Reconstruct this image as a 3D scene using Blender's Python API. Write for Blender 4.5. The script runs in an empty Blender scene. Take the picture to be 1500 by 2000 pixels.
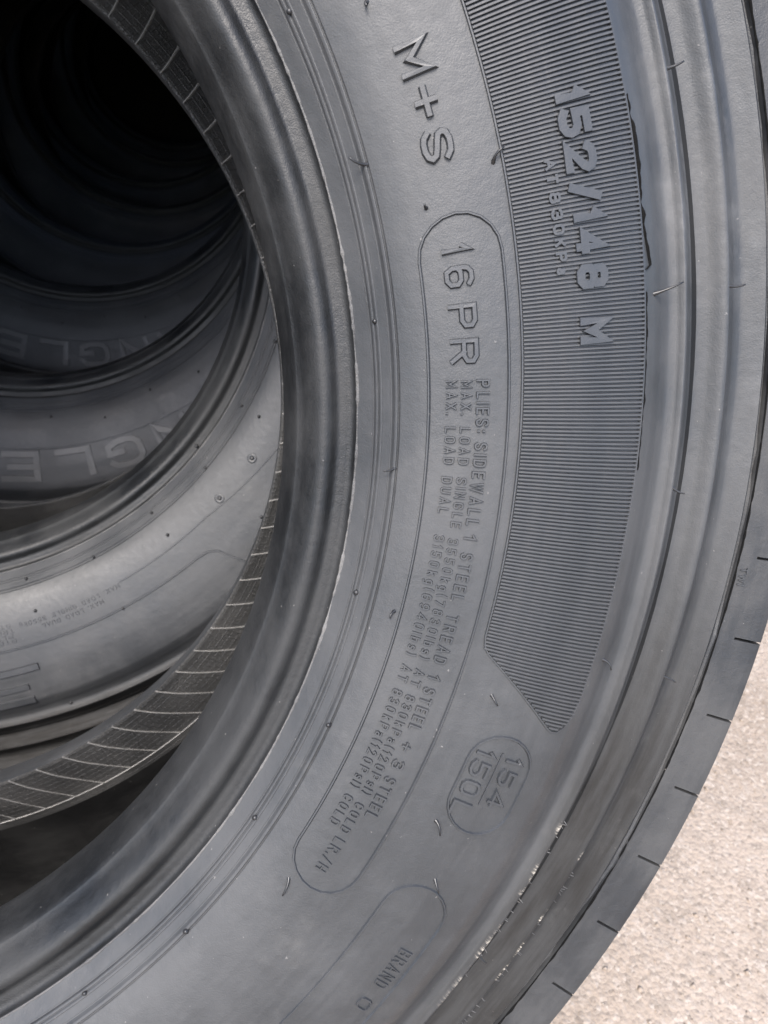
import bpy, math, random
import numpy as np
from mathutils import Matrix, Vector, noise

random.seed(7)
RAD = math.radians
SC = bpy.context.scene
COL = SC.collection

# ------------------------------------------------------------------ the lean of the row
LEAN = RAD(21.7)                                   # every tyre leans back by this much
TB = Vector((0.0, 0.2448, -0.5205))                # lowest point of a tyre, tyre frame (axis = +Y, away from the viewer)
RX = Matrix.Rotation(-LEAN, 3, 'X')
ZG = -(RX @ TB).z                                  # height of the tyre frame above the ground


def to_world(p):
    q = RX @ Vector(p)
    q.z += ZG
    return q


# ------------------------------------------------------------------ camera
cam_d = bpy.data.cameras.new('camera')
cam = bpy.data.objects.new('camera', cam_d)
COL.objects.link(cam)
SC.camera = cam
cam_d.sensor_fit = 'VERTICAL'
cam_d.sensor_height = 36.0
cam_d.sensor_width = 27.0
cam_d.lens = 36.0 * 1463.08 / 2000.0
cam_d.clip_start = 0.02
cam_d.clip_end = 400.0
yaw, pit = -0.156887, -0.209152
Rc = Matrix.Rotation(yaw, 3, 'Z') @ Matrix.Rotation(pit, 3, 'X')
base = Matrix(((1, 0, 0), (0, 0, -1), (0, 1, 0)))
Mc = (RX @ Rc @ base).to_4x4()
Mc.translation = to_world((0.275072, -0.309701, 0.020438))
cam.matrix_world = Mc
cam_d.dof.use_dof = True
cam_d.dof.focus_distance = 0.325
cam_d.dof.aperture_fstop = 18.0

# ------------------------------------------------------------------ daylight: bright overcast
SUN_EL, SUN_AZ = RAD(56), RAD(205)                  # azimuth measured from +Y towards +X
w = bpy.data.worlds.new('World')
SC.world = w
w.use_nodes = True
nt = w.node_tree
bg = nt.nodes['Background']
sky = nt.nodes.new('ShaderNodeTexSky')
sky.sky_type = 'NISHITA'
sky.sun_disc = False
sky.sun_elevation = SUN_EL
sky.sun_rotation = SUN_AZ
sky.air_density = 1.0
sky.dust_density = 3.0
sky.ozone_density = 1.0
nt.links.new(sky.outputs[0], bg.inputs['Color'])
bg.inputs['Strength'].default_value = 0.15
sun_d = bpy.data.lights.new('sun', 'SUN')
sun_d.energy = 1.5
sun_d.angle = RAD(22)
sun_d.color = (1.0, 0.965, 0.92)
sun = bpy.data.objects.new('sun', sun_d)
COL.objects.link(sun)
sdir = Vector((math.sin(SUN_AZ) * math.cos(SUN_EL), math.cos(SUN_AZ) * math.cos(SUN_EL), math.sin(SUN_EL)))
sun.rotation_euler = sdir.to_track_quat('Z', 'Y').to_euler()
sun.location = (0, 0, 6)

SC.view_settings.view_transform = 'Standard'
SC.view_settings.look = 'None'
SC.view_settings.gamma = 1.0
SC.view_settings.use_curve_mapping = False
SC.view_settings.exposure = 1.74
SC.render.engine = 'CYCLES'
SC.cycles.max_bounces = 8
SC.cycles.diffuse_bounces = 5


# ------------------------------------------------------------------ materials
class NT:
    def __init__(s, name):
        s.m = bpy.data.materials.new(name)
        s.m.use_nodes = True
        s.t = s.m.node_tree
        s.b = s.t.nodes['Principled BSDF']

    def n(s, kind, **kw):
        o = s.t.nodes.new(kind)
        for k, v in kw.items():
            if k in o.inputs:
                o.inputs[k].default_value = v
            else:
                setattr(o, k, v)
        return o

    def l(s, a, b):
        s.t.links.new(a, b)

    def math(s, op, a, b=None, clamp=False):
        o = s.t.nodes.new('ShaderNodeMath')
        o.operation = op
        o.use_clamp = clamp
        for i, v in enumerate((a, b)):
            if v is None:
                continue
            if isinstance(v, (int, float)):
                o.inputs[i].default_value = v
            else:
                s.l(v, o.inputs[i])
        return o.outputs[0]

    def ramp(s, fac, stops):
        o = s.t.nodes.new('ShaderNodeValToRGB')
        e = o.color_ramp.elements
        while len(e) < len(stops):
            e.new(0.5)
        for i, (p, c) in enumerate(stops):
            e[i].position = p
            e[i].color = c if len(c) == 4 else (*c, 1)
        s.l(fac, o.inputs[0])
        return o.outputs[0]

    def mix(s, fac, a, b):
        o = s.t.nodes.new('ShaderNodeMix')
        o.data_type = 'RGBA'
        for v, i in ((fac, 0), (a, 6), (b, 7)):
            if isinstance(v, (int, float)):
                o.inputs[i].default_value = v
            elif isinstance(v, tuple):
                o.inputs[i].default_value = (*v, 1)
            else:
                s.l(v, o.inputs[i])
        return o.outputs[2]

    def smooth(s, v, a, b):
        o = s.t.nodes.new('ShaderNodeMapRange')
        o.interpolation_type = 'SMOOTHSTEP'
        s.l(v, o.inputs[0])
        o.inputs[1].default_value = a
        o.inputs[2].default_value = b
        return o.outputs[0]


def polar(k):
    """radius (m) and angle (degrees) about the tyre's axis, from object space"""
    tc = k.n('ShaderNodeTexCoord')
    sep = k.n('ShaderNodeSeparateXYZ')
    k.l(tc.outputs['Object'], sep.inputs[0])
    x, z = sep.outputs[0], sep.outputs[2]
    r = k.math('SQRT', k.math('ADD', k.math('MULTIPLY', x, x), k.math('MULTIPLY', z, z)))
    a = k.math('MULTIPLY', k.math('ARCTAN2', z, x), 180 / math.pi)
    return tc.outputs['Object'], r, a, sep.outputs[1]


def rubber(name, dark, dusty, rough=(0.42, 0.60), wear=False, grain=0.06, mottle=0.5, spec=0.5, wave=0.25):
    k = NT(name)
    obj, r, a, y = polar(k)
    n1 = k.n('ShaderNodeTexNoise', Scale=14.0, Detail=6.0, Roughness=0.6)
    k.l(obj, n1.inputs['Vector'])
    # streaks running round the tyre
    cv = k.n('ShaderNodeCombineXYZ')
    k.l(k.math('MULTIPLY', a, 0.14), cv.inputs[0])
    k.l(k.math('MULTIPLY', r, 260.0), cv.inputs[1])
    n2 = k.n('ShaderNodeTexNoise', Scale=1.0, Detail=4.0, Roughness=0.55)
    k.l(cv.outputs[0], n2.inputs['Vector'])
    n3 = k.n('ShaderNodeTexNoise', Scale=220.0, Detail=3.0)
    k.l(obj, n3.inputs['Vector'])
    n4 = k.n('ShaderNodeTexNoise', Scale=1500.0, Detail=2.0)
    k.l(obj, n4.inputs['Vector'])
    f = k.math('ADD', k.math('MULTIPLY', n1.outputs[0], 0.82), k.math('MULTIPLY', n2.outputs[0], 0.18))
    f = k.smooth(f, 0.5 - mottle * 0.28, 0.5 + mottle * 0.32)
    c = k.mix(f, dark, dusty)
    # tiny pale dust specks
    v = k.n('ShaderNodeTexVoronoi', Scale=210.0)
    wv = k.n('ShaderNodeTexNoise', Scale=900.0, Detail=1.0)
    k.l(obj, wv.inputs['Vector'])
    va = k.n('ShaderNodeVectorMath', operation='MULTIPLY_ADD')
    k.l(wv.outputs['Color'], va.inputs[0])
    va.inputs[1].default_value = (.0016, .0016, .0016)
    k.l(obj, va.inputs[2])
    k.l(va.outputs[0], v.inputs['Vector'])
    sp = k.math('MULTIPLY', k.math('LESS_THAN', v.outputs['Distance'], 0.085), k.math('GREATER_THAN', n3.outputs[0], 0.60))
    c = k.mix(k.math('MULTIPLY', sp, 0.45), c, (0.20, 0.19, 0.18))
    rg = k.math('ADD', k.math('MULTIPLY', f, rough[1] - rough[0]), rough[0])
    rg = k.math('ADD', rg, k.math('MULTIPLY', k.math('SUBTRACT', n3.outputs[0], 0.5), 0.18))
    if wear:
        # soil low down on the shoulder and pale scuffs along the two crests
        soil = k.math('MULTIPLY', k.smooth(r, 0.436, 0.447), k.math('SUBTRACT', 1.0, k.smooth(a, -26.0, -2.0)))
        cq = k.n('ShaderNodeCombineXYZ')
        k.l(k.math('MULTIPLY', a, 0.16), cq.inputs[0])
        k.l(k.math('MULTIPLY', r, 190.0), cq.inputs[1])
        ns = k.n('ShaderNodeTexNoise', Scale=1.0, Detail=6.0, Roughness=0.62)
        k.l(cq.outputs[0], ns.inputs['Vector'])
        soil = k.math('MULTIPLY', soil, k.math('ADD', 0.62, k.math('MULTIPLY', k.smooth(ns.outputs[0], 0.34, 0.70), 0.38)))
        c = k.mix(k.math('MULTIPLY', soil, 0.8), c, (0.021, 0.0195, 0.018))
        k.l(k.math('MULTIPLY', k.math('SUBTRACT', 1.0, k.math('MULTIPLY', soil, 0.85)), spec), k.b.inputs['Specular IOR Level'])
        rg = k.math('ADD', rg, k.math('MULTIPLY', soil, 0.30))
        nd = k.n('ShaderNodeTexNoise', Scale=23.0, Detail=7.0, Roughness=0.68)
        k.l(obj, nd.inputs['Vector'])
        shoulder_sheen = k.math('MULTIPLY', k.smooth(nd.outputs[0], 0.50, 0.72), k.math('MULTIPLY', k.smooth(r, 0.424, 0.450), k.smooth(a, -6.0, 10.0)))
        c = k.mix(k.math('MULTIPLY', shoulder_sheen, 0.55), c, (0.12, 0.12, 0.12))  # reflected light on the upper shoulder, painted in as pale patches
        ne = k.n('ShaderNodeTexNoise', Scale=30.0, Detail=8.0, Roughness=0.7)
        k.l(obj, ne.inputs['Vector'])
        c = k.mix(k.math('MULTIPLY', k.smooth(ne.outputs[0], 0.56, 0.76), 0.35), c, (0.075, 0.0735, 0.071))
        cs = k.n('ShaderNodeCombineXYZ')
        k.l(k.math('MULTIPLY', a, 11.0), cs.inputs[0])
        k.l(k.math('MULTIPLY', r, 260.0), cs.inputs[1])
        nn = k.n('ShaderNodeTexNoise', Scale=1.0, Detail=5.0, Roughness=0.7)
        k.l(cs.outputs[0], nn.inputs['Vector'])
        nb = k.n('ShaderNodeTexNoise', Scale=75.0, Detail=3.0)
        k.l(obj, nb.inputs['Vector'])
        band1 = k.math('MULTIPLY', k.smooth(r, 0.4425, 0.4450), k.math('SUBTRACT', 1.0, k.smooth(r, 0.4475, 0.4555)))
        arc1 = k.math('MULTIPLY', k.math('SUBTRACT', 1.0, k.smooth(a, -25.0, -22.5)), k.smooth(a, -41.0, -33.0))
        band2 = k.math('MULTIPLY', k.smooth(r, 0.4690, 0.4702), k.math('SUBTRACT', 1.0, k.smooth(r, 0.4712, 0.4728)))
        arc2 = k.math('MULTIPLY', k.math('SUBTRACT', 1.0, k.smooth(a, -27.5, -25.5)), k.smooth(a, -44.0, -37.0))
        reg = k.math('MAXIMUM', k.math('MULTIPLY', band1, arc1), k.math('MULTIPLY', band2, arc2))
        sc = k.math('MULTIPLY', reg, k.math('MULTIPLY', k.smooth(nn.outputs[0], 0.45, 0.60), k.smooth(nb.outputs[0], 0.50, 0.60)))
        c = k.mix(sc, c, (0.46, 0.42, 0.36))
        rg = k.math('ADD', rg, k.math('MULTIPLY', sc, 0.4), clamp=True)
    k.l(c, k.b.inputs['Base Color'])
    k.l(rg, k.b.inputs['Roughness'])
    if not wear:
        k.b.inputs['Specular IOR Level'].default_value = spec
    b1 = k.n('ShaderNodeBump', Strength=grain, Distance=0.0006)
    h = k.math('ADD', n4.outputs[0], k.math('MULTIPLY', n3.outputs[0], 2.2))
    k.l(h, b1.inputs['Height'])
    b2 = k.n('ShaderNodeBump', Strength=wave, Distance=0.0012)
    nl = k.n('ShaderNodeTexNoise', Scale=38.0, Detail=2.0)
    k.l(obj, nl.inputs['Vector'])
    k.l(nl.outputs[0], b2.inputs['Height'])
    k.l(b1.outputs[0], b2.inputs['Normal'])
    k.l(b2.outputs[0], k.b.inputs['Normal'])
    return k.m


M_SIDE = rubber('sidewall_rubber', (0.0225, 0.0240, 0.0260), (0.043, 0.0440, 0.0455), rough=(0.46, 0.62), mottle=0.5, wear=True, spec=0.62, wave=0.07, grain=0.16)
M_BEAD = rubber('bead_rubber', (0.006, 0.0066, 0.0074), (0.020, 0.0205, 0.0208), rough=(0.40, 0.68), spec=0.45, grain=0.24, mottle=0.5, wave=0.06)
M_TREAD = rubber('tread_rubber', (0.016, 0.017, 0.019), (0.040, 0.040, 0.040), rough=(0.46, 0.68), grain=0.25, mottle=0.4)
M_RAISED = rubber('raised_rubber', (0.024, 0.026, 0.029), (0.040, 0.041, 0.043), rough=(0.40, 0.58), grain=0.12, spec=0.6, wave=0.05)
M_NAME = rubber('name_rubber', (0.048, 0.048, 0.047), (0.074, 0.073, 0.071), rough=(0.40, 0.55), grain=0.15, spec=0.6, wave=0.05)
M_FLASH = rubber('frayed_rubber', (0.04, 0.04, 0.041), (0.12, 0.117, 0.113), rough=(0.5, 0.7), grain=0.6)
M_TORN = rubber('torn_rubber', (0.003, 0.003, 0.003), (0.006, 0.006, 0.006), rough=(0.8, 0.95), grain=0.3, spec=0.1)
M_HAIR = rubber('vent_hair_rubber', (0.012, 0.012, 0.013), (0.022, 0.022, 0.023), rough=(0.32, 0.45))


def liner_material():
    k = NT('inner_liner_rubber')
    obj, r, a, y = polar(k)
    n1 = k.n('ShaderNodeTexNoise', Scale=18.0, Detail=5.0)
    k.l(obj, n1.inputs['Vector'])
    c = k.mix(k.smooth(n1.outputs[0], 0.35, 0.68), (0.036, 0.036, 0.0355), (0.072, 0.071, 0.069))
    # the bladder's small embossed maze
    cv = k.n('ShaderNodeCombineXYZ')
    k.l(k.math('MULTIPLY', a, 1.0), cv.inputs[0])
    k.l(k.math('MULTIPLY', r, 200.0), cv.inputs[1])
    br = k.n('ShaderNodeTexBrick')
    br.inputs['Scale'].default_value = 1.0
    br.inputs['Mortar Size'].default_value = 0.085
    br.inputs['Mortar Smooth'].default_value = 0.3
    br.inputs['Brick Width'].default_value = 1.0
    br.inputs['Row Height'].default_value = 0.95
    br.offset = 0.37
    br.squash = 0.6
    br.squash_frequency = 3
    k.l(cv.outputs[0], br.inputs['Vector'])
    br2 = k.n('ShaderNodeTexBrick')
    br2.inputs['Scale'].default_value = 1.9
    br2.inputs['Mortar Size'].default_value = 0.07
    br2.inputs['Brick Width'].default_value = 1.3
    br2.inputs['Row Height'].default_value = 0.8
    br2.offset = 0.7
    k.l(cv.outputs[0], br2.inputs['Vector'])
    hgt = k.math('ADD', br.outputs['Fac'], k.math('MULTIPLY', br2.outputs['Fac'], 0.6))
    n2 = k.n('ShaderNodeTexNoise', Scale=500.0, Detail=3.0)
    k.l(obj, n2.inputs['Vector'])
    hgt = k.math('ADD', hgt, k.math('MULTIPLY', n2.outputs[0], 0.5))
    b = k.n('ShaderNodeBump', Strength=0.9, Distance=0.0010)
    k.l(hgt, b.inputs['Height'])
    k.l(b.outputs[0], k.b.inputs['Normal'])
    k.l(c, k.b.inputs['Base Color'])
    k.b.inputs['Roughness'].default_value = 0.40
    k.b.inputs['Specular IOR Level'].default_value = 0.8
    return k.m


M_LINER = liner_material()
M_CROWN_SHADE = rubber('shaded_crown_rubber', (0.004, 0.004, 0.0042), (0.010, 0.010, 0.0098), rough=(0.55, 0.75), spec=0.3)  # deep shade inside the tyre is put into this near-black colour
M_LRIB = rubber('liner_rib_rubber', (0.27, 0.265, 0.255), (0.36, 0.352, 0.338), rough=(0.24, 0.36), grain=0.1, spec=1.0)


def ground_material():
    k = NT('pale_concrete')
    tc = k.n('ShaderNodeTexCoord')
    o = tc.outputs['Object']

    def nz(s, d=4.0, rr=0.55):
        q = k.n('ShaderNodeTexNoise', Scale=s, Detail=d, Roughness=rr)
        k.l(o, q.inputs['Vector'])
        return q.outputs[0]
    big, mid, fine = nz(2.2), nz(26.0, 5.0), nz(170.0, 4.0, 0.6)
    c = k.mix(k.smooth(big, 0.3, 0.7), (0.235, 0.190, 0.150), (0.305, 0.252, 0.206))
    c = k.mix(k.math('MULTIPLY', k.smooth(mid, 0.5, 0.72), 0.45), c, (0.15, 0.124, 0.102))
    v = k.n('ShaderNodeTexVoronoi', Scale=240.0)
    k.l(o, v.inputs['Vector'])
    g = k.ramp(v.outputs['Color'], [(0.25, (0.13, 0.108, 0.089)), (0.5, (0.26, 0.222, 0.189)), (0.8, (0.40, 0.355, 0.31))])
    c = k.mix(k.math('MULTIPLY', k.smooth(fine, 0.42, 0.62), 0.55), c, g)
    k.l(c, k.b.inputs['Base Color'])
    k.b.inputs['Roughness'].default_value = 0.9
    k.b.inputs['Specular IOR Level'].default_value = 0.2
    b = k.n('ShaderNodeBump', Strength=0.5, Distance=0.004)
    k.l(k.math('ADD', k.math('MULTIPLY', mid, 1.3), k.math('ADD', fine, k.math('MULTIPLY', v.outputs['Distance'], -0.6))), b.inputs['Height'])
    k.l(b.outputs[0], k.b.inputs['Normal'])
    return k.m


M_GROUND = ground_material()


# ------------------------------------------------------------------ mesh helpers
def new_mesh(name, verts, faces, mat, smooth=True):
    me = bpy.data.meshes.new(name)
    me.from_pydata([tuple(map(float, v)) for v in verts], [], faces)
    me.materials.append(mat)
    if smooth:
        me.polygons.foreach_set('use_smooth', [True] * len(me.polygons))
    me.update()
    return me


def link(name, data, parent=None):
    o = bpy.data.objects.new(name, data)
    COL.objects.link(o)
    if parent is not None:
        o.parent = parent
    return o


def pchip(xs, ys):
    xs, ys = np.array(xs, float), np.array(ys, float)
    h = np.diff(xs)
    d = np.diff(ys) / h
    m = np.zeros(len(xs))
    for i in range(1, len(xs) - 1):
        if d[i - 1] * d[i] > 0:
            w1, w2 = 2 * h[i] + h[i - 1], h[i] + 2 * h[i - 1]
            m[i] = (w1 + w2) / (w1 / d[i - 1] + w2 / d[i])
    m[0], m[-1] = d[0], d[-1]

    def f(x):
        x = np.asarray(x, float)
        i = np.clip(np.searchsorted(xs, x) - 1, 0, len(h) - 1)
        t = (x - xs[i]) / h[i]
        return ((1 + 2 * t) * (1 - t) ** 2 * ys[i] + t * (1 - t) ** 2 * h[i] * m[i]
                + t * t * (3 - 2 * t) * ys[i + 1] + t * t * (t - 1) * h[i] * m[i + 1])
    return f


# outer face, radius -> depth (tyre frame; negative = towards the viewer)
FACE = [(.3126, .0000), (.3200, -.0070), (.3274, -.0135), (.3330, -.0172), (.3383, -.0198), (.3550, -.0247), (.3743, -.0276),
        (.4000, -.0302), (.4130, -.0303), (.4221, -.0296), (.4290, -.0258), (.4345, -.0217), (.4385, -.0201), (.4415, -.0208), (.4440, -.0230),
        (.4447, -.0227), (.4462, -.0200), (.4515, -.0122), (.4555, -.0072), (.4585, -.0057), (.4630, -.0070), (.4699, -.0112),
        (.4707, -.0109), (.4722, -.0080), (.4775, -.0014), (.4820, .0026), (.4850, .0033), (.4890, .0019), (.4945, -.0009)]
face_y = pchip([p[0] for p in FACE], [p[1] for p in FACE])
FLANK = [(.4995, .0008), (.5020, .0002), (.5100, -.0012), (.5185, -.0028)]


def surf_y(r):
    if r < .4945:
        return float(face_y(r))
    xs = [.4945, .4995] + [p[0] for p in FLANK[1:]]
    ys = [-.0009, .0008] + [p[1] for p in FLANK[1:]]
    return float(np.interp(r, xs, ys))


def surf(r, phi, h=0.0):
    """a point h above the outer face at radius r and angle phi (radians)"""
    e = 0.0015
    s = (surf_y(r + e) - surf_y(r - e)) / (2 * e)
    L = math.hypot(1, s)
    rr, yy = r + h * s / L, surf_y(r) - h / L
    return (rr * math.cos(phi), yy, rr * math.sin(phi))


def trap(r, c, wid, h):
    d = abs(r - c)
    a, b = wid * 0.28, wid * 0.5
    return 0.0 if d >= b else (h if d <= a else h * (b - d) / (b - a))


BUMPS = [(.3199, .0013, .00060), (.3214, .0013, .00050), (.3268, .0018, .00075), (.3190, .0008, -.00045),
         (.3280, .0009, -.00050), (.3254, .0009, -.00040)]


def face_detail(r):
    return float(face_y(r)) - sum(trap(r, *b) for b in BUMPS)


def revolve(name, prof, angles, mat, disp=None):
    """prof: list of (r, y); angles in degrees; closed round the axis"""
    n, m = len(prof), len(angles)
    V, F = [], []
    for j, A in enumerate(angles):
        for i, (r, y) in enumerate(prof):
            if disp:
                r, y = disp(i, j, r, y, A)
            a = RAD(A)
            V.append((r * math.cos(a), y, r * math.sin(a)))
    for j in range(m):
        k = (j + 1) % m
        for i in range(n - 1):
            F.append((j * n + i, k * n + i, k * n + i + 1, j * n + i + 1))
    return new_mesh(name, V, F, mat)


# ------------------------------------------------------------------ the tyre's large parts
YM = 0.1207                                        # mid plane of the tyre


def mirror(p):
    return [(r, 2 * YM - y) for r, y in p]


rs = set(np.round(np.arange(.3126, .4946, .0011), 5)) | {p[0] for p in FACE}
for c, wd, h in BUMPS:
    rs |= {round(c + k * wd, 6) for k in (-.52, -.5, -.4, -.28, -.1, .1, .28, .4, .5, .52)}
rs |= {.44425, .4445, .44495, .4703, .4705, .4709}
rs = sorted(r for r in rs if .3126 <= r <= .4945)
P_SIDE = [(r, face_detail(r)) for r in rs]


def side_disp(i, j, r, y, A):
    a = RAD(A)
    q = noise.noise(Vector((r * math.cos(a) * 16, r * math.sin(a) * 16, 3.1)))
    s = noise.noise(Vector((A * 0.06, r * 90, 8.0)))
    k = min(1, max(0, (r - .3126) / .01))
    return r, y + k * (0.00025 * q + 0.00012 * s)


A1 = [i * 1.0 for i in range(360)]
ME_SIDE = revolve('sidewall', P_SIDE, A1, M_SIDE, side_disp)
P_BEAD = [(.2848, .0405), (.2838, .0390), (.2838, .0350), (.2846, .0290), (.2860, .0225), (.2876, .0175), (.2886, .0150), (.2890, .0146), (.2900, .0138), (.2918, .0105), (.2936, .0074),
          (.2956, .0046), (.2970, .0030), (.2984, .0021), (.2998, .0018), (.3014, .0020), (.3030, .0030), (.3044, .0044), (.3056, .0050), (.3068, .0049), (.3080, .0045), (.3092, .0045),
          (.3104, .0043), (.3114, .0038), (.3122, .0028), (.3125, .0014), (.3126, .0000)]


def bead_disp(i, j, r, y, A):
    a = RAD(A)
    q = noise.noise(Vector((A * 0.11, r * 120, 1.0))) * 0.6 + noise.noise(Vector((A * 0.45, r * 260, 4.0))) * 0.4
    k = 0 if i in (0, len(P_BEAD) - 1) else 1
    return r, y + k * 0.00018 * q


ME_BEAD = revolve('bead', P_BEAD, A1, M_BEAD, bead_disp)
P_FAR = mirror([p for p in P_BEAD if p[0] > .2865 or p[1] < .012] + [(r, y) for r, y in P_SIDE[::3]])
P_FAR = [(.2868, .2010), (.2862, .2030), (.2866, .2080)] + [p for p in P_FAR if p[1] > .2085]
P_FAR = sorted(P_FAR, key=lambda p: p[0]) if False else P_FAR
ME_FAR = revolve('far_sidewall', P_FAR[::-1], [i * 2.0 for i in range(180)], M_SIDE)

# tread band with the shoulder flanks, grooves and the slits cut into the shoulder
SIPES = 79
SIPE0 = -12.95


def groove(y0, wd, depth, r):
    return [(r, y0 - wd), (r - .0005, y0 - wd + .0004), (r - depth, y0 - wd * .55), (r - depth - .0005, y0), (r - depth, y0 + wd * .55),
            (r - .0005, y0 + wd - .0004), (r, y0 + wd)]


half = [(.4945, -.0009), (.4957, .0002), (.4964, .0026), (.4975, .0036), (.4986, .0030), (.4991, .0013), (.4997, .0006), (.5010, .0004),
        (.5030, .0000), (.5060, -.0005), (.5072, -.0007), (.5110, -.0014), (.5160, -.0023), (.5190, -.0028), (.5202, -.0026),
        (.5210, -.0018), (.5215, -.0003), (.5217, .0020), (.5219, .0120), (.5222, .0300)]
half += groove(.0420, .0060, .014, .5224) + [(.5227, .0600)] + groove(.0870, .0050, .014, .5230)
P_TREAD = half + [(.5233, YM)] + mirror(half)[::-1]
tA, tS = [], []
for k in range(SIPES):
    a0 = SIPE0 + k * 360 / SIPES
    for da, s in ((-.075, 0), (-.042, 1), (.042, 1), (.075, 0), (1.2, 0), (2.28, 0), (3.4, 0)):
        tA.append(a0 + da)
        tS.append(s)
NT_ = len(P_TREAD)


def tread_disp(i, j, r, y, A):
    ii = min(i, NT_ - 1 - i)
    sg = 1 if i < NT_ / 2 else -1
    if ii in (2, 3, 4, 5):                          # the mould joint opens and closes along its length
        q = noise.noise(Vector((A * 0.16, 5.5, 0))) * .7 + noise.noise(Vector((A * .9, 2.5, 0))) * .5
        y -= sg * 0.0022 * max(-.4, min(1, .15 - q * 1.3)) * (1 if ii in (3, 4) else .5)
    if tS[j] and 10 <= ii <= 19:
        if ii >= 11:
            if ii <= 14:
                y += sg * .0045
            else:
                r -= .0045
                y += sg * .0015
        else:
            y += sg * .0000
    return r, y


ME_TREAD = revolve('tread', P_TREAD, tA, M_TREAD, tread_disp)
ME_TREAD.set_sharp_from_angle(angle=RAD(28))

P_IN = [(.2848, .0405), (.2856, .0425), (.2900, .0400), (.3000, .0330), (.3150, .0225), (.3300, .0120), (.3600, -.0030), (.4000, -.0130), (.4400, -.0120),
        (.4700, -.0020), (.4850, .0180), (.4950, .0500), (.4985, YM)]
P_IN = P_IN + [(.4985, 2 * YM - .0900)] + [(r, 2 * YM - y) for r, y in P_IN[::-1][1:-3]] + [(.2935, .2045), (.2885, .2012), (.2868, .2010)]
liner_y = pchip([.2868, .2885, .2935, .3000, .3150, .3300, .3600, .4000], [.2010, .2012, .2045, 2 * YM - .0330, 2 * YM - .0225, 2 * YM - .0120, 2 * YM + .0030, 2 * YM + .0130])
dens = []
for (r0, y0), (r1, y1) in zip(P_IN[:-1], P_IN[1:]):
    for t in (0, .34, .67):
        dens.append((r0 + (r1 - r0) * t, y0 + (y1 - y0) * t))
dens.append(P_IN[-1])
cut = max(i for i, q in enumerate(dens) if q[0] > .3325)
ME_LINER = revolve('inner_liner', dens[:cut + 1], [i * 2.0 for i in range(180)], M_CROWN_SHADE)
ME_LBAND = revolve('liner_band', dens[cut:], [i * 1.5 for i in range(240)], M_LINER)


# ------------------------------------------------------------------ raised strokes on the face
def ridge(V, F, pts, wid, h, place, sink=0.0004, top=0.55, closed=False):
    """pts: 2-D polyline (u, v); place(u, v, height) -> xyz; adds one trapezoid ridge"""
    n = len(pts)
    b0 = len(V)
    P = [Vector(p) for p in pts]
    for i in range(n):
        if closed:
            a, c = P[i - 1], P[(i + 1) % n]
        else:
            a, c = P[max(i - 1, 0)], P[min(i + 1, n - 1)]
        d1 = (P[i] - a)
        d2 = (c - P[i])
        if d1.length < 1e-9:
            d1 = d2
        if d2.length < 1e-9:
            d2 = d1
        d1, d2 = d1.normalized(), d2.normalized()
        t = d1 + d2
        t = t.normalized() if t.length > 1e-6 else d1
        nrm = Vector((-t.y, t.x))
        cs = max(.45, nrm.dot(Vector((-d1.y, d1.x))))
        p = P[i]
        if not closed and i == 0:
            p = p - d2 * wid * .3
        if not closed and i == n - 1:
            p = p + d1 * wid * .3
        for s, hh in ((-.5, -sink), (-.5 * top, h), (.5 * top, h), (.5, -sink)):
            q = p + nrm * (s * wid / cs)
            V.append(place(q.x, q.y, hh))
    m = n if closed else n - 1
    for i in range(m):
        a, b = b0 + 4 * i, b0 + 4 * ((i + 1) % n)
        for k in range(3):
            F.append((a + k, b + k, b + k + 1, a + k + 1))
    if not closed:
        F.append((b0, b0 + 1, b0 + 2, b0 + 3))
        e = b0 + 4 * (n - 1)
        F.append((e + 3, e + 2, e + 1, e))


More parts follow.
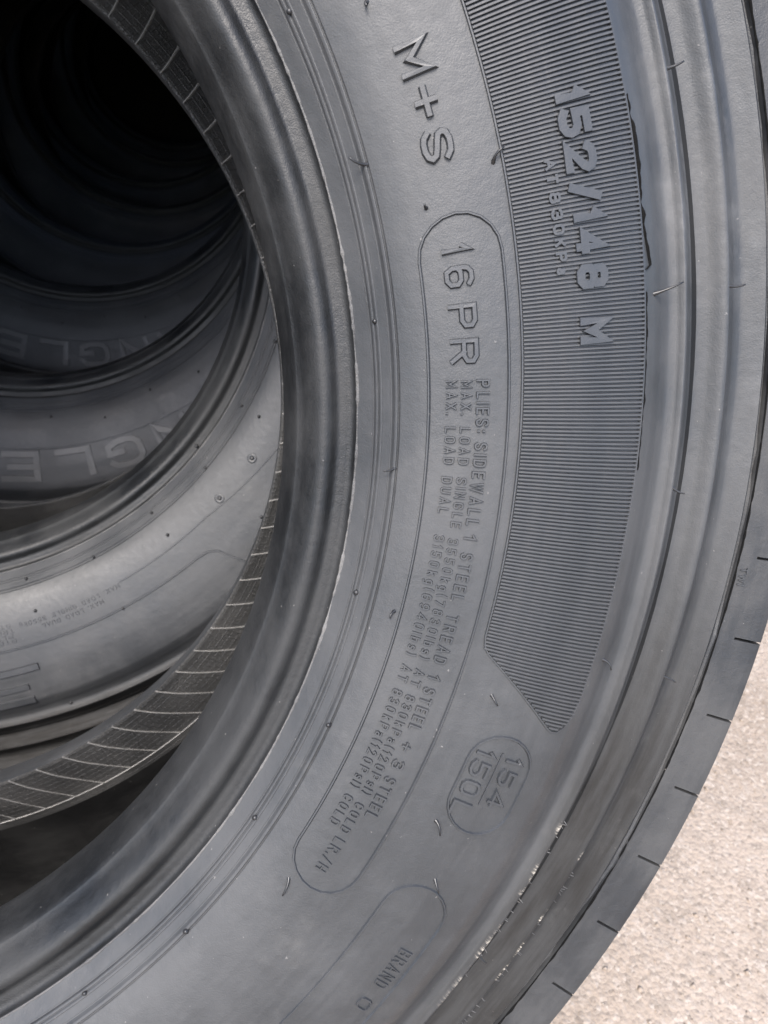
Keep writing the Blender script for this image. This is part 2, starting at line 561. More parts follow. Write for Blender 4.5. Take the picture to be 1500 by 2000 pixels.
G = {
    'A': (4, [[(0, 0), (2, 6), (4, 0)], [(.75, 2), (3.25, 2)]]),
    'B': (4, [[(0, 0), (0, 6), (3, 6), (3.8, 5.3), (3.8, 3.8), (3, 3.1), (0, 3.1)], [(3, 3.1), (4, 2.3), (4, .8), (3.1, 0), (0, 0)]]),
    'C': (4, [[(4, 4.8), (3.4, 5.7), (2.4, 6), (1.4, 6), (.5, 5.5), (0, 4.4), (0, 1.6), (.5, .5), (1.4, 0), (2.4, 0), (3.4, .3), (4, 1.2)]]),
    'D': (4, [[(0, 0), (0, 6), (2.4, 6), (3.5, 5.4), (4, 4.2), (4, 1.8), (3.5, .6), (2.4, 0), (0, 0)]]),
    'E': (3.6, [[(3.6, 6), (0, 6), (0, 0), (3.6, 0)], [(0, 3.05), (3, 3.05)]]),
    'G': (4, [[(4, 4.8), (3.4, 5.7), (2.4, 6), (1.4, 6), (.5, 5.5), (0, 4.4), (0, 1.6), (.5, .5), (1.4, 0), (2.6, 0), (4, .9), (4, 2.7), (2.3, 2.7)]]),
    'H': (4, [[(0, 0), (0, 6)], [(4, 0), (4, 6)], [(0, 3), (4, 3)]]),
    'I': (.5, [[(.25, 0), (.25, 6)]]),
    'K': (3.8, [[(0, 0), (0, 6)], [(3.8, 6), (.2, 2.6)], [(1.5, 3.7), (3.8, 0)]]),
    'L': (3.4, [[(0, 6), (0, 0), (3.4, 0)]]),
    'M': (4.4, [[(0, 0), (0, 6), (2.2, 2), (4.4, 6), (4.4, 0)]]),
    'N': (4, [[(0, 0), (0, 6), (4, 0), (4, 6)]]),
    'O': (4, [[(1.3, 0), (.4, .5), (0, 1.6), (0, 4.4), (.4, 5.5), (1.3, 6), (2.7, 6), (3.6, 5.5), (4, 4.4), (4, 1.6), (3.6, .5), (2.7, 0), (1.3, 0)]]),
    'P': (4, [[(0, 0), (0, 6), (3, 6), (4, 5.2), (4, 3.6), (3, 2.8), (0, 2.8)]]),
    'R': (4, [[(0, 0), (0, 6), (3, 6), (4, 5.2), (4, 3.7), (3, 2.9), (0, 2.9)], [(2.2, 2.9), (4, 0)]]),
    'S': (4, [[(4, 5), (3.3, 5.8), (2.4, 6), (1.4, 6), (.4, 5.5), (.1, 4.6), (.4, 3.7), (1.4, 3.2), (2.6, 2.8), (3.6, 2.3), (4, 1.4), (3.6, .5), (2.6, 0), (1.4, 0), (.6, .3), (0, 1.1)]]),
    'T': (4, [[(0, 6), (4, 6)], [(2, 6), (2, 0)]]),
    'U': (4, [[(0, 6), (0, 1.4), (.6, .4), (1.5, 0), (2.5, 0), (3.4, .4), (4, 1.4), (4, 6)]]),
    'W': (5.2, [[(0, 6), (1.3, 0), (2.6, 5), (3.9, 0), (5.2, 6)]]),
    'X': (4, [[(0, 0), (4, 6)], [(0, 6), (4, 0)]]),
    '0': (3.6, [[(1.1, 0), (.3, .6), (0, 1.6), (0, 4.4), (.3, 5.4), (1.1, 6), (2.5, 6), (3.3, 5.4), (3.6, 4.4), (3.6, 1.6), (3.3, .6), (2.5, 0), (1.1, 0)]]),
    '1': (1.6, [[(0, 4.6), (1.2, 6), (1.2, 0)]]),
    '2': (3.6, [[(0, 4.7), (.4, 5.6), (1.2, 6), (2.5, 6), (3.3, 5.5), (3.6, 4.6), (3.2, 3.6), (0, 0), (3.6, 0)]]),
    '3': (3.6, [[(0, 5.2), (.9, 6), (2.6, 6), (3.4, 5.4), (3.4, 3.9), (2.6, 3.2), (1.2, 3.2)], [(2.6, 3.2), (3.6, 2.4), (3.6, .8), (2.7, 0), (.9, 0), (0, .8)]]),
    '4': (4, [[(4, 1.6), (0, 1.6), (3, 6), (3, 0)]]),
    '5': (3.6, [[(3.4, 6), (.4, 6), (.3, 3.4), (2.5, 3.5), (3.4, 2.8), (3.6, 1.8), (3.3, .7), (2.4, 0), (.9, 0), (0, .7)]]),
    '6': (3.6, [[(3.4, 5.4), (2.6, 6), (1.1, 6), (.2, 5.2), (0, 4.2), (0, 1.4), (.8, 0), (2.6, 0), (3.6, .9), (3.6, 2.6), (2.7, 3.4), (.8, 3.4), (0, 2.6)]]),
    '7': (3.6, [[(0, 6), (3.6, 6), (1.2, 0)]]),
    '8': (3.6, [[(1, 3.2), (.2, 3.9), (.2, 5.3), (1, 6), (2.6, 6), (3.4, 5.3), (3.4, 3.9), (2.6, 3.2), (1, 3.2), (0, 2.4), (0, .8), (.9, 0), (2.7, 0), (3.6, .8), (3.6, 2.4), (2.6, 3.2)]]),
    '9': (3.6, [[(.2, .6), (1, 0), (2.5, 0), (3.4, .8), (3.6, 1.8), (3.6, 4.6), (2.8, 6), (1, 6), (0, 5.1), (0, 3.5), (.9, 2.7), (2.8, 2.7), (3.6, 3.5)]]),
    'k': (3, [[(0, 0), (0, 6)], [(2.8, 4), (.1, 1.8)], [(1, 2.6), (3, 0)]]),
    'g': (3, [[(3, 4), (.8, 4), (0, 3.2), (0, 1.2), (.8, .4), (3, .4)], [(3, 4), (3, -1.2), (2.2, -2), (.4, -2)]]),
    'l': (.5, [[(.25, 0), (.25, 6)]]),
    'b': (3, [[(0, 6), (0, 0), (2.3, 0), (3, .8), (3, 3.2), (2.3, 4), (0, 4)]]),
    's': (2.8, [[(2.8, 3.7), (2.2, 4), (.6, 4), (0, 3.4), (.4, 2.4), (2.4, 1.7), (2.8, .7), (2.2, 0), (.6, 0), (0, .4)]]),
    'a': (3, [[(.3, 3.8), (2.2, 4), (3, 3.3), (3, 0)], [(3, 2.2), (.8, 2.2), (0, 1.5), (0, .6), (.7, 0), (2.2, 0), (3, .7)]]),
    'i': (.5, [[(.25, 0), (.25, 4)], [(.25, 5.4), (.25, 5.9)]]),
    '(': (1.4, [[(1.4, 6.4), (.4, 4.8), (.1, 3), (.4, 1.2), (1.4, -.4)]]),
    ')': (1.4, [[(0, 6.4), (1, 4.8), (1.3, 3), (1, 1.2), (0, -.4)]]),
    '/': (3, [[(0, -.3), (3, 6.3)]]),
    '+': (4, [[(0, 3), (4, 3)], [(2, 1), (2, 5)]]),
    '.': (.5, [[(.25, 0), (.25, .5)]]),
    ':': (.5, [[(.25, 1), (.25, 1.5)], [(.25, 3.7), (.25, 4.2)]]),
}


def letter(ch, parent, r0, hgt, phi0, phi1, wid, h, mat=None, top=.55, slant=0.0, offset=None):
    """one raised character between two angles (degrees), standing on the radius r0"""
    W, strokes = G[ch]
    V, F = [], []
    ins = min(wid * .42 / r0, RAD(abs(phi0 - phi1)) * .3) if W > .6 else 0.0
    a0, a1 = RAD(phi0) - ins, RAD(phi1) + ins

    def place_k(k):
        def place(u, v, hh):
            f = (u + slant * v) / max(W, .3)
            return surf(r0 + v, a0 + (a1 - a0) * f, hh + (k * 0.00002 if hh > 0 else 0))
        return place
    arc = abs(a0 - a1) * r0
    su = arc / max(W, .3)
    sv = hgt / 6.0
    for k, st in enumerate(strokes):
        # stroke width is metric: work in metres, then back to glyph units along u
        pts = [(u * su, v * sv) for u, v in st]
        pk = place_k(k)
        ridge(V, F, pts, wid, h, lambda x, y, hh: pk(x / su, y, hh), top=top)
    me = new_mesh('letter', V, F, mat or M_RAISED, smooth=False)
    o = link('letter', me, parent)
    return o


def word(text, parent, r0, hgt, phi0, phi1, wid, h, gap=1.5, **kw):
    """characters spread over an arc; phi falls along the reading direction"""
    ws = [3.2 if c == ' ' else G[c][0] for c in text]
    tot = sum(ws) + gap * (len(text) - 1)
    x = 0.0
    out = []
    for c, cw in zip(text, ws):
        if c != ' ':
            f0, f1 = x / tot, (x + cw) / tot
            out.append(letter(c, parent, r0, hgt, phi0 + (phi1 - phi0) * f0, phi0 + (phi1 - phi0) * f1, wid, h, **kw))
        x += cw + gap
    return out


def polar_ridge(name, pts, wid, h, parent, mat=None, closed=False, top=.5, smooth=False):
    """pts: (r, phi degrees) polyline on the face"""
    V, F = [], []
    R0 = sum(p[0] for p in pts) / len(pts)
    uv = [(-RAD(p[1]) * R0, p[0]) for p in pts]
    ridge(V, F, uv, wid, h, lambda u, v, hh: surf(v, -u / R0, hh), closed=closed, top=top)
    me = new_mesh(name, V, F, mat or M_RAISED, smooth=smooth)
    return link(name, me, parent) if parent is not None else me


def capsule(ri, ro, p0, p1, n=9):
    """outline of a capsule bent round the axis, p0 > p1 (degrees), half-round ends"""
    rc, hr = (ri + ro) / 2, (ro - ri) / 2
    da = math.degrees(hr / rc)
    pts = []
    steps = max(2, int((p0 - p1 - 2 * da) / 1.2))
    for i in range(steps + 1):
        pts.append((ro, p0 - da - (p0 - p1 - 2 * da) * i / steps))
    for i in range(1, n):
        t = math.pi * i / n
        pts.append((rc + hr * math.cos(t), p1 + da - da * math.sin(t)))
    for i in range(steps + 1):
        pts.append((ri, p1 + da + (p0 - p1 - 2 * da) * i / steps))
    for i in range(1, n):
        t = math.pi * i / n
        pts.append((rc - hr * math.cos(t), p0 - da + da * math.sin(t)))
    return pts


def hair(parent, r, phi, dx, dz, h, rad=.00062, bend=0.0):
    """a vent hair: tapered rubber whisker rooted on the face"""
    p0 = Vector(surf(r, RAD(phi), -.0004))
    nrm = Vector(surf(r, RAD(phi), .01)) - Vector(surf(r, RAD(phi), 0))
    nrm.normalize()
    tip = Vector((dx, 0, dz)) * .001
    N = 7
    V, F = [], []
    side = Vector((-tip.z, 0, tip.x))
    side = side.normalized() if side.length > 1e-6 else Vector((1, 0, 0))
    C = []
    for i in range(N):
        t = i / (N - 1)
        C.append(p0 + nrm * (h * .001 * math.sin(t * math.pi * .55)) + tip * (t ** 1.3) + side * (bend * .001 * math.sin(t * math.pi)))
    for i, c in enumerate(C):
        d = (C[min(i + 1, N - 1)] - C[max(i - 1, 0)]).normalized()
        u = d.cross(Vector((.3, .9, .2))).normalized()
        v = d.cross(u)
        t = i / (N - 1)
        q = rad * (1.7 if i == 0 else 1.15 if i == 1 else 1 - .45 * t)
        for k in range(6):
            a = k * math.pi / 3
            V.append(c + u * (q * math.cos(a)) + v * (q * math.sin(a)))
    for i in range(N - 1):
        for k in range(6):
            F.append((i * 6 + k, i * 6 + (k + 1) % 6, (i + 1) * 6 + (k + 1) % 6, (i + 1) * 6 + k))
    F.append(tuple(range((N - 1) * 6, N * 6)))
    link('vent_hair', new_mesh('vent_hair', V, F, M_HAIR), parent)


def nub(parent, r, phi, rad=.0009, h=.0012):
    V, F = [], []
    c = Vector(surf(r, RAD(phi), 0))
    nrm = (Vector(surf(r, RAD(phi), .01)) - c).normalized()
    u = nrm.cross(Vector((0, .3, 1))).normalized()
    v = nrm.cross(u)
    for q, hh in ((1.25, -.0003), (1.0, .0006), (.85, h)):
        for k in range(8):
            a = k * math.pi / 4
            V.append(c + nrm * hh + (u * math.cos(a) + v * math.sin(a)) * rad * q)
    for i in range(2):
        for k in range(8):
            F.append((i * 8 + k, i * 8 + (k + 1) % 8, (i + 1) * 8 + (k + 1) % 8, (i + 1) * 8 + k))
    F.append(tuple(range(16, 24)))
    link('vent_nub', new_mesh('vent_nub', V, F, M_HAIR), parent)


# ------------------------------------------------------------------ one tyre
GROUP = 'tyres leaning back in a row'


def make_tyre(pos, label, spin=0.0, flash=True):
    """Empty at the tyre's lowest point; its parts hang below it in the tyre's own frame"""
    root = bpy.data.objects.new('tyre', None)
    COL.objects.link(root)
    root.empty_display_size = .05
    root.rotation_euler = (-LEAN, 0, 0)
    root.location = to_world(Vector(pos) + TB)
    root['label'] = label
    root['category'] = 'tyre'
    root['group'] = GROUP
    parts = {}
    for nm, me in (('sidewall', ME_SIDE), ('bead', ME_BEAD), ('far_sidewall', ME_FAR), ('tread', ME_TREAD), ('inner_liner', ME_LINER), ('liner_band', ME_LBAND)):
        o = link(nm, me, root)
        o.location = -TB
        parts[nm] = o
    return root, parts


def sub(parent_part, o):
    o.parent = parent_part
    return o


# ================================================================== ground
def build_ground():
    xs = list(np.concatenate([[-30, -12, -5, -2.5, -1.2], np.arange(-.6, .3, .06), np.arange(.3, 1.9, .014), [2.1, 2.6, 3.6, 6, 12, 30]]))
    ys = list(np.concatenate([[-30, -12, -5, -2.5, -1.3], np.arange(-.8, .0, .05), np.arange(.0, 1.7, .014), [1.9, 2.4, 3.4, 6, 12, 30]]))
    V, F = [], []
    for yv in ys:
        for xv in xs:
            z = -.0045 + .0035 * noise.noise(Vector((xv * 1.3, yv * 1.3, 0))) + .0012 * noise.noise(Vector((xv * 14, yv * 14, 2))) \
                + .0009 * noise.noise(Vector((xv * 48, yv * 48, 5)))
            V.append((xv, yv, z))
    n = len(xs)
    for j in range(len(ys) - 1):
        for i in range(n - 1):
            F.append((j * n + i, j * n + i + 1, (j + 1) * n + i + 1, (j + 1) * n + i))
    o = link('ground', new_mesh('ground', V, F, M_GROUND))
    o['kind'] = 'structure'


build_ground()


def build_grit():
    """sand and small stones lying on the concrete"""
    V, F = [], []
    rg = random.Random(3)
    for i in range(9000):
        x, y = rg.uniform(.42, 1.5), rg.uniform(-.1, 1.5)
        q = rg.uniform(.0006, .0017) if rg.random() < .9 else rg.uniform(.0017, .0036)
        z = -.0045 + .0035 * noise.noise(Vector((x * 1.3, y * 1.3, 0))) + .0012 * noise.noise(Vector((x * 14, y * 14, 2))) + q * .25
        b = len(V)
        an = rg.uniform(0, 6.28)
        for k in range(4):
            a = an + k * math.pi / 2 + rg.uniform(-.4, .4)
            V.append((x + q * rg.uniform(.7, 1.3) * math.cos(a), y + q * rg.uniform(.7, 1.3) * math.sin(a), z + q * rg.uniform(-.2, .2)))
        V.append((x + q * rg.uniform(-.3, .3), y + q * rg.uniform(-.3, .3), z + q * rg.uniform(.45, .8)))
        V.append((x, y, z - q))
        for k in range(4):
            F.append((b + k, b + (k + 1) % 4, b + 4))
            F.append((b + (k + 1) % 4, b + k, b + 5))
    o = link('grit', new_mesh('grit', V, F, M_GROUND))
    o['kind'] = 'stuff'
    o['label'] = 'sand and tiny stones scattered over the pale concrete'
    o['category'] = 'grit'


build_grit()

# ================================================================== first tyre
T1, P1 = make_tyre((0, 0, 0), 'nearest tyre filling the picture, its ribbed grey sidewall covered in raised lettering')
SIDE = P1['sidewall']


def ragged_ring(name, r0, amp_r, wid, h, step, mat, parent, a0=0, a1=360, seed=0.0, base=None, ry=None):
    """a thin torn lip of rubber left along a mould joint"""
    n = int((a1 - a0) / step)
    V, F = [], []
    for i in range(n + 1):
        A = a0 + (a1 - a0) * i / n
        q = noise.noise(Vector((A * .35, seed, 0)))
        q2 = noise.noise(Vector((A * 1.7, seed + 4, 0)))
        rr = (r0(A) if callable(r0) else r0) + amp_r * (q * .6 + q2 * .4)
        ww = wid * max(.15, .75 + .9 * q + .8 * q2)
        hh = h * max(.12, .75 + .9 * q2 + .6 * q)
        for s, k in ((-.5, -.0003), (-.2, hh), (.25, hh * .9), (.5, -.0003)):
            V.append(surf(rr + s * ww, RAD(A), k))
    for i in range(n):
        for k in range(3):
            F.append((i * 4 + k, i * 4 + 4 + k, i * 4 + 5 + k, i * 4 + 1 + k))
    return link(name, new_mesh(name, V, F, mat), parent)


ragged_ring('flash_line', .3130, .0003, .0011, .0008, .35, M_FLASH, SIDE, seed=1.0)

# --- ribbed panel: every rib a piece of its own
PITCH = .228
PTOP = 31.0


def panel_in(p):
    return .3746 if p > -15.3 else .3746 + (-15.3 - p) / 4.16 * .0409


def panel_out(p):
    return .4219 if p > -18.0 else .4219 - ((-18.0 - p) / 1.5) ** 1.6 * .007


fr = [(.3739, PTOP)] + [(.3739, PTOP - i * 1.0) for i in range(1, int(PTOP + 14.4))]
fr += [(.3741, -14.6), (.3750, -15.15), (.3772, -15.62)]
fr += [(.3772 + (.4128 - .3772) * t, -15.62 + (-19.28 + 15.62) * t) for t in (.25, .5, .75, 1)]
fr += [(.4150, -19.42), (.4175, -19.38), (.4200, -19.0), (.4216, -18.3), (.4226, -17.2)]
fr += [(.4226, -16.4 + i * 1.0) for i in range(int(PTOP + 17))] + [(.4226, PTOP)]
PANEL = polar_ridge('ribbed_panel', fr, .00105, .00105, SIDE, closed=True, top=.5)


def rib_mesh(ri, ro):
    V, F = [], []
    pts = [(0.0, ri + (ro - ri) * i / 6) for i in range(7)]
    ridge(V, F, pts, .00132, .00120, lambda u, v, hh: surf(v, -u / .398, hh), top=.54)
    return new_mesh('rib', V, F, M_RAISED, smooth=False)


ME_RIB = rib_mesh(.3749, .4218)
p = PTOP - .25
while p > -19.25:
    full = p > -15.2
    me = ME_RIB if full else rib_mesh(panel_in(p) + .0006, max(panel_in(p) + .0012, panel_out(p)))
    o = link('rib', me, PANEL)
    o.rotation_euler = (0, -RAD(p + random.uniform(-.008, .008)), 0)
    p -= PITCH

# --- lettering
BIG = dict(h=.0009)
for t, a, b in [('M', 21.2, 19.25), ('+', 18.75, 16.95), ('S', 16.35, 14.5)]:
    letter(t, SIDE, .3479, .0090, a, b, .0032, .0015, top=.52)
C1 = polar_ridge('load_capsule', capsule(.3387, .3689, 11.55, -35.6, n=10), .0017, .0009, SIDE, closed=True, top=.28)
for t, a, b in [('1', 9.85, 9.2), ('6', 8.6, 7.25), ('P', 6.35, 4.8), ('R', 4.25, 2.65)]:
    letter(t, C1, .3478, .0088, a, b, .0027, .0013, top=.50)
for t, a, b in [('PLIES:', 1.7, -1.54), ('SIDEWALL', -2.21, -7.6), ('1', -8.16, -8.6), ('STEEL', -9.4, -12.69), ('TREAD', -13.62, -17.13),
                ('1', -17.93, -18.33), ('STEEL', -18.9, -22.1), ('+', -23.02, -23.68), ('3', -24.4, -25.1), ('STEEL', -25.77, -29.06)]:
    word(t, C1, .3568, .0043, a, b, .00128, .00110, gap=1.8, top=.44)
for r0, rows in ((.3509, [('MAX. LOAD SINGLE', 1.66, -7.87), ('3550kg(7830lbs)', -8.59, -17.15), ('AT', -17.88, -19.2), ('830kPa(120Psi)', -19.84, -27.68), ('COLD', -28.42, -30.88)]),
                 (.3453, [('MAX. LOAD DUAL', 1.69, -7.02), ('3150kg(6940lbs)', -8.5, -17.15), ('AT', -17.88, -19.14), ('830kPa(120Psi)', -19.75, -27.6), ('COLD', -28.26, -30.75)])):
    for t, a, b in rows:
        word(t, C1, r0, .0034, a, b, .00108, .00100, gap=1.8, top=.44)
word('LR./H', C1, .3508, .0042, -31.37, -34.13, .00115, .0009, gap=1.5, top=.40)

for t, a, b in [('1', 16.3, 15.6), ('5', 15.4, 13.95), ('2', 13.65, 12.2), ('/', 11.75, 10.75), ('1', 10.4, 9.75), ('4', 9.35, 8.1), ('8', 7.62, 6.35), ('M', 4.85, 3.4)]:
    letter(t, PANEL, .3968, .0090, a, b, .0035, .0023, top=.86)
for t, a, b in [('A', 13.2, 12.65), ('T', 12.42, 11.93), ('8', 11.5, 10.95), ('3', 10.65, 10.1), ('0', 9.87, 9.32), ('K', 9.15, 8.7), ('P', 8.42, 7.92), ('a', 7.6, 7.24)]:
    letter(t, PANEL, .3884, .0033, a, b, .00120, .0019, top=.80)

C2 = polar_ridge('index_capsule', capsule(.3850, .4134, -20.5, -27.2, n=12), .0017, .0009, SIDE, closed=True, top=.28)
for t, a, b in [('1', -21.6, -22.1), ('5', -22.45, -23.6), ('4', -23.95, -25.1)]:
    letter(t, C2, .4015, .0066, a, b, .0021, .0011, top=.50)
for t, a, b in [('1', -21.65, -22.15), ('5', -22.4, -23.6), ('0', -23.85, -24.95), ('L', -25.35, -26.4)]:
    letter(t, C2, .3880, .0074, a, b, .0021, .0011, top=.50)
polar_ridge('divider', [(.3985, -21.6), (.3985, -23.4), (.3985, -25.15)], .0010, .0006, C2)

C3 = polar_ridge('brand_capsule', capsule(.3838, .4137, -31.6, -66, n=12), .0018, .0009, SIDE, closed=True, top=.28)
word('BRAND', C3, .4040, .0058, -35.9, -38.9, .0011, .0008, gap=1.4, top=.45)
word('O', C3, .4040, .0058, -39.9, -40.8, .0014, .0010, top=.45)
for t, a, b in [('T', -9.0, -9.3), ('W', -9.38, -9.85), ('I', -9.95, -10.0)]:
    letter(t, P1['tread'], .5012, .0028, a, b, .0008, .0008, top=.45)

# --- torn seam along the panel's outer edge
ragged_ring('torn_seam', lambda A: .4240 + .0030 * max(0, (9.5 - A) / 2.5) ** 1.5 if A > 7 else .4240, 0.0004, .0014, .0013, .22, M_TORN, SIDE, 7.0, 15.4, seed=7)
ragged_ring('torn_seam', .4240, .0004, .0008, .0006, .22, M_TORN, SIDE, -3.5, 5.9, seed=9)
ragged_ring('shoulder_seam', .4992, .0003, .0009, .0007, .3, M_TORN, P1['tread'], -70, 60, seed=13)

# --- vent hairs and nubs
for a in [(.3441, 23.9, .5, -1.8, 2.5), (.3275, 15.75, -5.2, 2.2, 3.0), (.3705, 13.75, 3.4, 5.0, 3.2), (.3442, 12.2, -.4, 1.2, 2.4),
          (.4468, 16.3, 4.6, 2.0, 2.5), (.4292, 5.75, 8.6, 4.2, 3.5), (.4720, 5.85, 5.2, .4, 2.4), (.4480, -4.6, 3.0, -2.4, 2.6),
          (.4300, -14.7, 2.0, -4.0, 2.4), (.4745, -15.75, 4.2, -2.4, 2.4), (.3845, -18.2, 2.2, -3.8, 2.6), (.3850, -27.3, 1.6, -5.6, 3.0),
          (.3985, -30.9, 1.0, -4.6, 3.0), (.3445, -36.0, -2.2, -6.6, 3.2), (.3272, -4.4, -3.4, -1.0, 2.6), (.3362, -14.5, -1.4, -2.6, 2.2),
          (.4465, 27.0, 3.4, 3.0, 2.4), (.4735, 27.0, 4.4, 1.0, 2.4), (.4465, -35.0, 2.4, -3.0, 2.4)]:
    hair(SIDE, *a, bend=random.uniform(-.8, .8))
for k in range(36):
    ph = 25.9 - k * 10.03 - (0.25 if k % 2 else 0)
    if abs(ph - 15.8) < 1 or abs(ph + 4.4) < 1:
        continue
    nub(SIDE, .3210 if k % 2 == 0 else .3276, ph, rad=random.uniform(.0008, .0012), h=random.uniform(.0010, .0022))
# frayed threads of rubber on the scuffed crests
for i in range(46):
    if i % 2:
        r0, ph = .4452 + random.uniform(-.0006, .0030), random.uniform(-36.5, -23.0)
    else:
        r0, ph = .4708 + random.uniform(-.0004, .0010), random.uniform(-40.0, -26.0)
    an = RAD(ph + random.uniform(-40, 20))
    L = random.uniform(.8, 2.6)
    hair(SIDE, r0, ph, L * math.cos(an), L * math.sin(an), random.uniform(.3, 1.0), rad=.00024)
for o in SIDE.children:
    if o.name.startswith('vent_hair') and o.data.vertices[0].co.length > 0 and len(o.data.vertices) == 42:
        v0, v1 = o.data.vertices[0].co, o.data.vertices[3].co
        if (v0 - v1).length < .0011:
            o.name = 'frayed_thread'
            o.data.materials[0] = M_FLASH

# --- inner liner ribs on the far wall, 4 degrees apart
LIN = P1['liner_band']
V, F = [], []


def liner_pt(r, phi, h):
    e = .001
    s = (float(liner_y(r + e)) - float(liner_y(max(r - e, .2868)))) / (2 * e)
    L = math.hypot(1, s)
    rr, yy = r - h * (-s) / L * -1, float(liner_y(r)) - h / L
    return (rr * math.cos(phi), yy, rr * math.sin(phi))


pts = [(-RAD(3.4 * ((t * .048) / .043) ** 1.15) * .3 if t else 0.0, .2878 + .0445 * t) for t in [i / 9 for i in range(10)]]
ridge(V, F, pts, .00150, .00120, lambda u, v, hh: liner_pt(v, -u / .3, hh), top=.5)
ME_LR = new_mesh('liner_rib', V, F, M_LRIB, smooth=False)
for k in range(90):
    o = link('liner_rib', ME_LR, LIN)
    o.rotation_euler = (0, -RAD(.10 + 4.0 * k), 0)
V, F = [], []
n = 240
for i in range(n):
    a = 2 * math.pi * i / n
    for s, hh in ((-.0006, -.0003), (-.0003, .0008), (.0003, .0008), (.0006, -.0003)):
        V.append(liner_pt(.3325 + s, a, hh))
for i in range(n):
    for k in range(3):
        F.append((i * 4 + k, ((i + 1) % n) * 4 + k, ((i + 1) % n) * 4 + k + 1, i * 4 + k + 1))
ME_LRING = new_mesh('liner_ring', V, F, M_LRIB)
link('liner_ring', ME_LRING, LIN)

# ================================================================== second tyre
T2, P2 = make_tyre((-.022, .36, .1395), 'second tyre in the row, through the nearest tyre, with two dimples and raised bars')
S2 = P2['sidewall']
ragged_ring('flash_line', .3130, .0003, .0009, .0006, .5, M_FLASH, S2, seed=21.0)
for i, ph in enumerate([-84.8, -73.9, -63.2, -52.3, -41.4, -30.5, -19.6]):
    nub(S2, .3225 if i % 2 else .3268, ph, rad=.0013, h=.002)
for r0, ph in [(.3391, -30.5), (.3444, -52.2), (.3483, -73.6), (.3754, -62.9), (.4380, -74.2), (.3096, -40.0), (.3887, -41.5)]:
    nub(S2, r0, ph, rad=.0013, h=.0018)
pf = [(.3790, -100 + i * 2.5) for i in range(9)] + [(.3755, -76), (.3748, -72), (.3752, -66), (.3752, -60), (.3752, -54), (.3755, -51), (.3768, -49.6), (.3820, -48.5), (.4040, -47.1), (.4220, -46.4)]
pf = [(.3752, -104 + i * 2.4) for i in range(22)] + pf[-5:]
polar_ridge('panel_edge', pf, .0024, .0011, S2, smooth=False, top=.4)
for (ra, rb), e in (((.3908, .3968), -75.8), ((.4068, .4118), -77.6), ((.4184, .4244), -77.5)):
    polar_ridge('raised_bar', [((ra + rb) / 2, e - i * 1.5) for i in range(10)], (rb - ra) * 1.15, .0020, S2, top=.72)
polar_ridge('step_line', [(.3655 - .011 * min(1, i / 9), -33 - i * 1.5) for i in range(20)], .0016, .0006, S2, top=.4)
word('MAX. LOAD SINGLE 3550kg', S2, .3548, .0032, -61.8, -76.2, .0008, .0006)
word('MAX. LOAD DUAL', S2, .3606, .0032, -64.7, -73.4, .0008, .0006)
for k, rr in enumerate((.3530, .3575, .3620, .3665)):
    word(('STEEL', 'TREAD', 'PLIES', 'STEEL')[k], S2, rr, .0030, -77.4 + .3 * (k % 2), -81.0, .0008, .0006)
for r0, ph in ((.3523, -36.03), (.3519, -43.26)):
    # a shallow moulded dimple: raised lip round a dark pit
    V, F = [], []
    for q, hh in ((.0048, -.0003), (.0036, .0006), (.0024, .0006), (.0017, .0001), (.0, .0001)):
        for k in range(16):
            a = k * math.pi / 8
            V.append(surf(r0 + q * math.cos(a), RAD(ph) - q * math.sin(a) / r0, hh))
    for i in range(4):
        for k in range(16):
            F.append((i * 16 + k, i * 16 + (k + 1) % 16, (i + 1) * 16 + (k + 1) % 16, (i + 1) * 16 + k))
    d = link('dimple', new_mesh('dimple', V, F, M_RAISED), S2)
    nub(S2, r0, ph, rad=.0016, h=.0009)

# ================================================================== third and fourth tyre: the bold maker's name
T3, P3 = make_tyre((-.010, .685, .278), 'third tyre in the row, paler large upside-down letters on its lower sidewall')
T4, P4 = make_tyre((0, 1.0, .412), 'fourth tyre in the row, dim upside-down letters, above the third tyre')


def name_word(side, n_start, pitch):
    for k, ch in enumerate('TRIANGLE'):
        a = n_start + (4 - k) * pitch
        ww = 1.6 if ch == 'I' else 6.6
        W = G[ch][0]
        letter(ch, side, .3790, .0300, a, a - ww, .0082, .0016, top=.88, slant=0.10, mat=M_NAME)


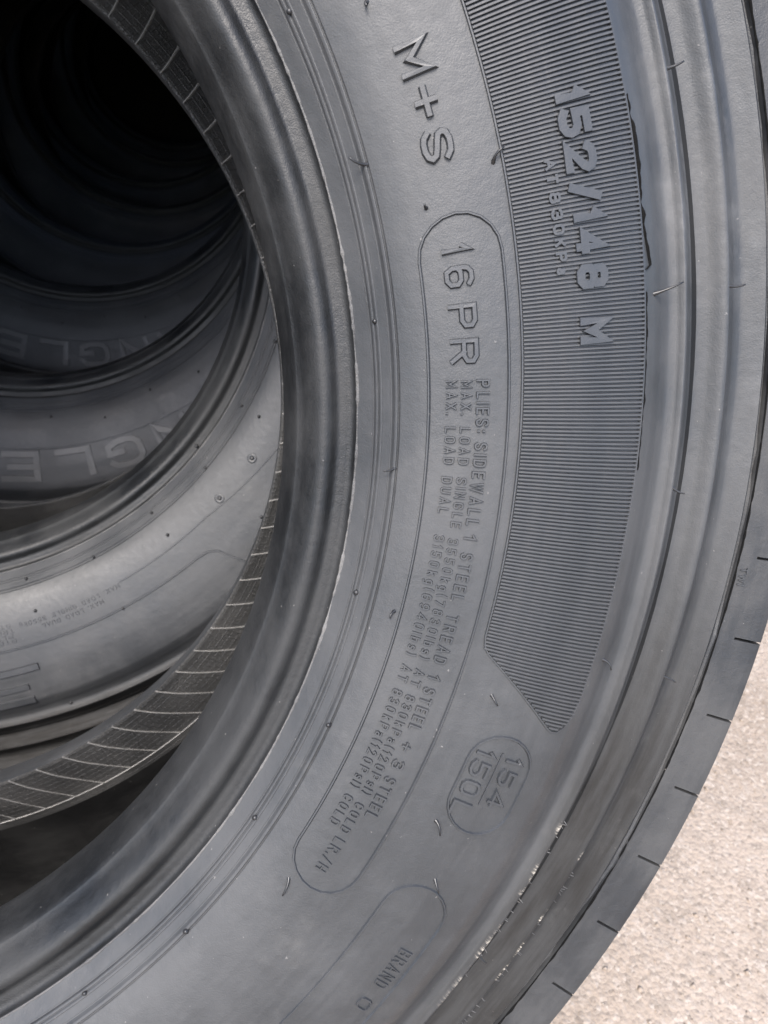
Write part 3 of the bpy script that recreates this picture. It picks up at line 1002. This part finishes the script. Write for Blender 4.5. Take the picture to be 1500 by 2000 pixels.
name_word(P3['sidewall'], -60.8, 9.2)
name_word(P4['sidewall'], -76.0, 9.2)
for S in (P3['sidewall'], P4['sidewall']):
    V, F = [], []
    for k in range(320):
        a = -150 + k * .42
        for sg in (1, -1):
            ridge(V, F, [(-RAD(a) * .455, .4448), (-RAD(a + sg * .9) * .455, .4690)], .0011, .0007 + .00002 * sg, lambda u, v, hh: surf(v, -u / .455, hh))
    o = link('knurling', new_mesh('knurling', V, F, M_RAISED, smooth=False), S)
    o['kind'] = 'stuff'
    polar_ridge('name_band_edge', [(.3725, -140 + i * 2.5) for i in range(48)], .0022, .0008, S, top=.4)
    polar_ridge('knurl_edge', [(.4425, -140 + i * 2.5) for i in range(48)], .0018, .0009, S, top=.4)
    for i in range(9):
        nub(S, .335 + .012 * (i % 2), -128 + i * 10.6, rad=.0013, h=.002)

# ================================================================== the tyres that go on into the dark
make_tyre((.015, 1.33, .525), 'fifth tyre in the row, almost black, a bluish gleam along its bead')
make_tyre((.030, 1.640, .652), 'sixth tyre in the row, lost in the dark behind the fifth')
make_tyre((-.012, 1.950, .772), 'seventh tyre in the row, lost in the dark behind the sixth')
make_tyre((.024, 2.258, .898), 'eighth tyre in the row, lost in the dark behind the seventh')
make_tyre((.000, 2.564, 1.019), 'ninth and last tyre, at the black end of the row')


def build_light_block():
    # added black board flat against the last tyre, blocking light from behind the row
    k = NT('light_block_black')
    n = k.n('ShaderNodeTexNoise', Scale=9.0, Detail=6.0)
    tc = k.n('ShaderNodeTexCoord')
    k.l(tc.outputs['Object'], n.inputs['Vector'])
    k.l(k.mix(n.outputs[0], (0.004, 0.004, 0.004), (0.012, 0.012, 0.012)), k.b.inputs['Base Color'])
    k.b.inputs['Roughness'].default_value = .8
    y0, z0 = 2.564 + 2 * YM + .033, 1.019
    V, F = [], []
    w2, zb, zt, th, bv = .56, -.44, .56, .024, .004
    ring = []
    for y, q in ((0, bv), (bv, 0), (th - bv, 0), (th, bv)):
        ring.append([(-w2 + q, y, zb + q), (w2 - q, y, zb + q), (w2 - q, y, zt - q), (-w2 + q, y, zt - q)])
    for rr in ring:
        V += rr
    for i in range(3):
        for j in range(4):
            F.append((i * 4 + j, i * 4 + (j + 1) % 4, i * 4 + 4 + (j + 1) % 4, i * 4 + 4 + j))
    F += [(3, 2, 1, 0), (12, 13, 14, 15)]
    o = link('light_block_board', new_mesh('light_block_board', V, F, k.m, smooth=False))
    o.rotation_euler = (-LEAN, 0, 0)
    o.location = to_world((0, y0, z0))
    o['label'] = 'added black board that blocks light at the end of the row of tyres'
    o['category'] = 'board'


build_light_block()
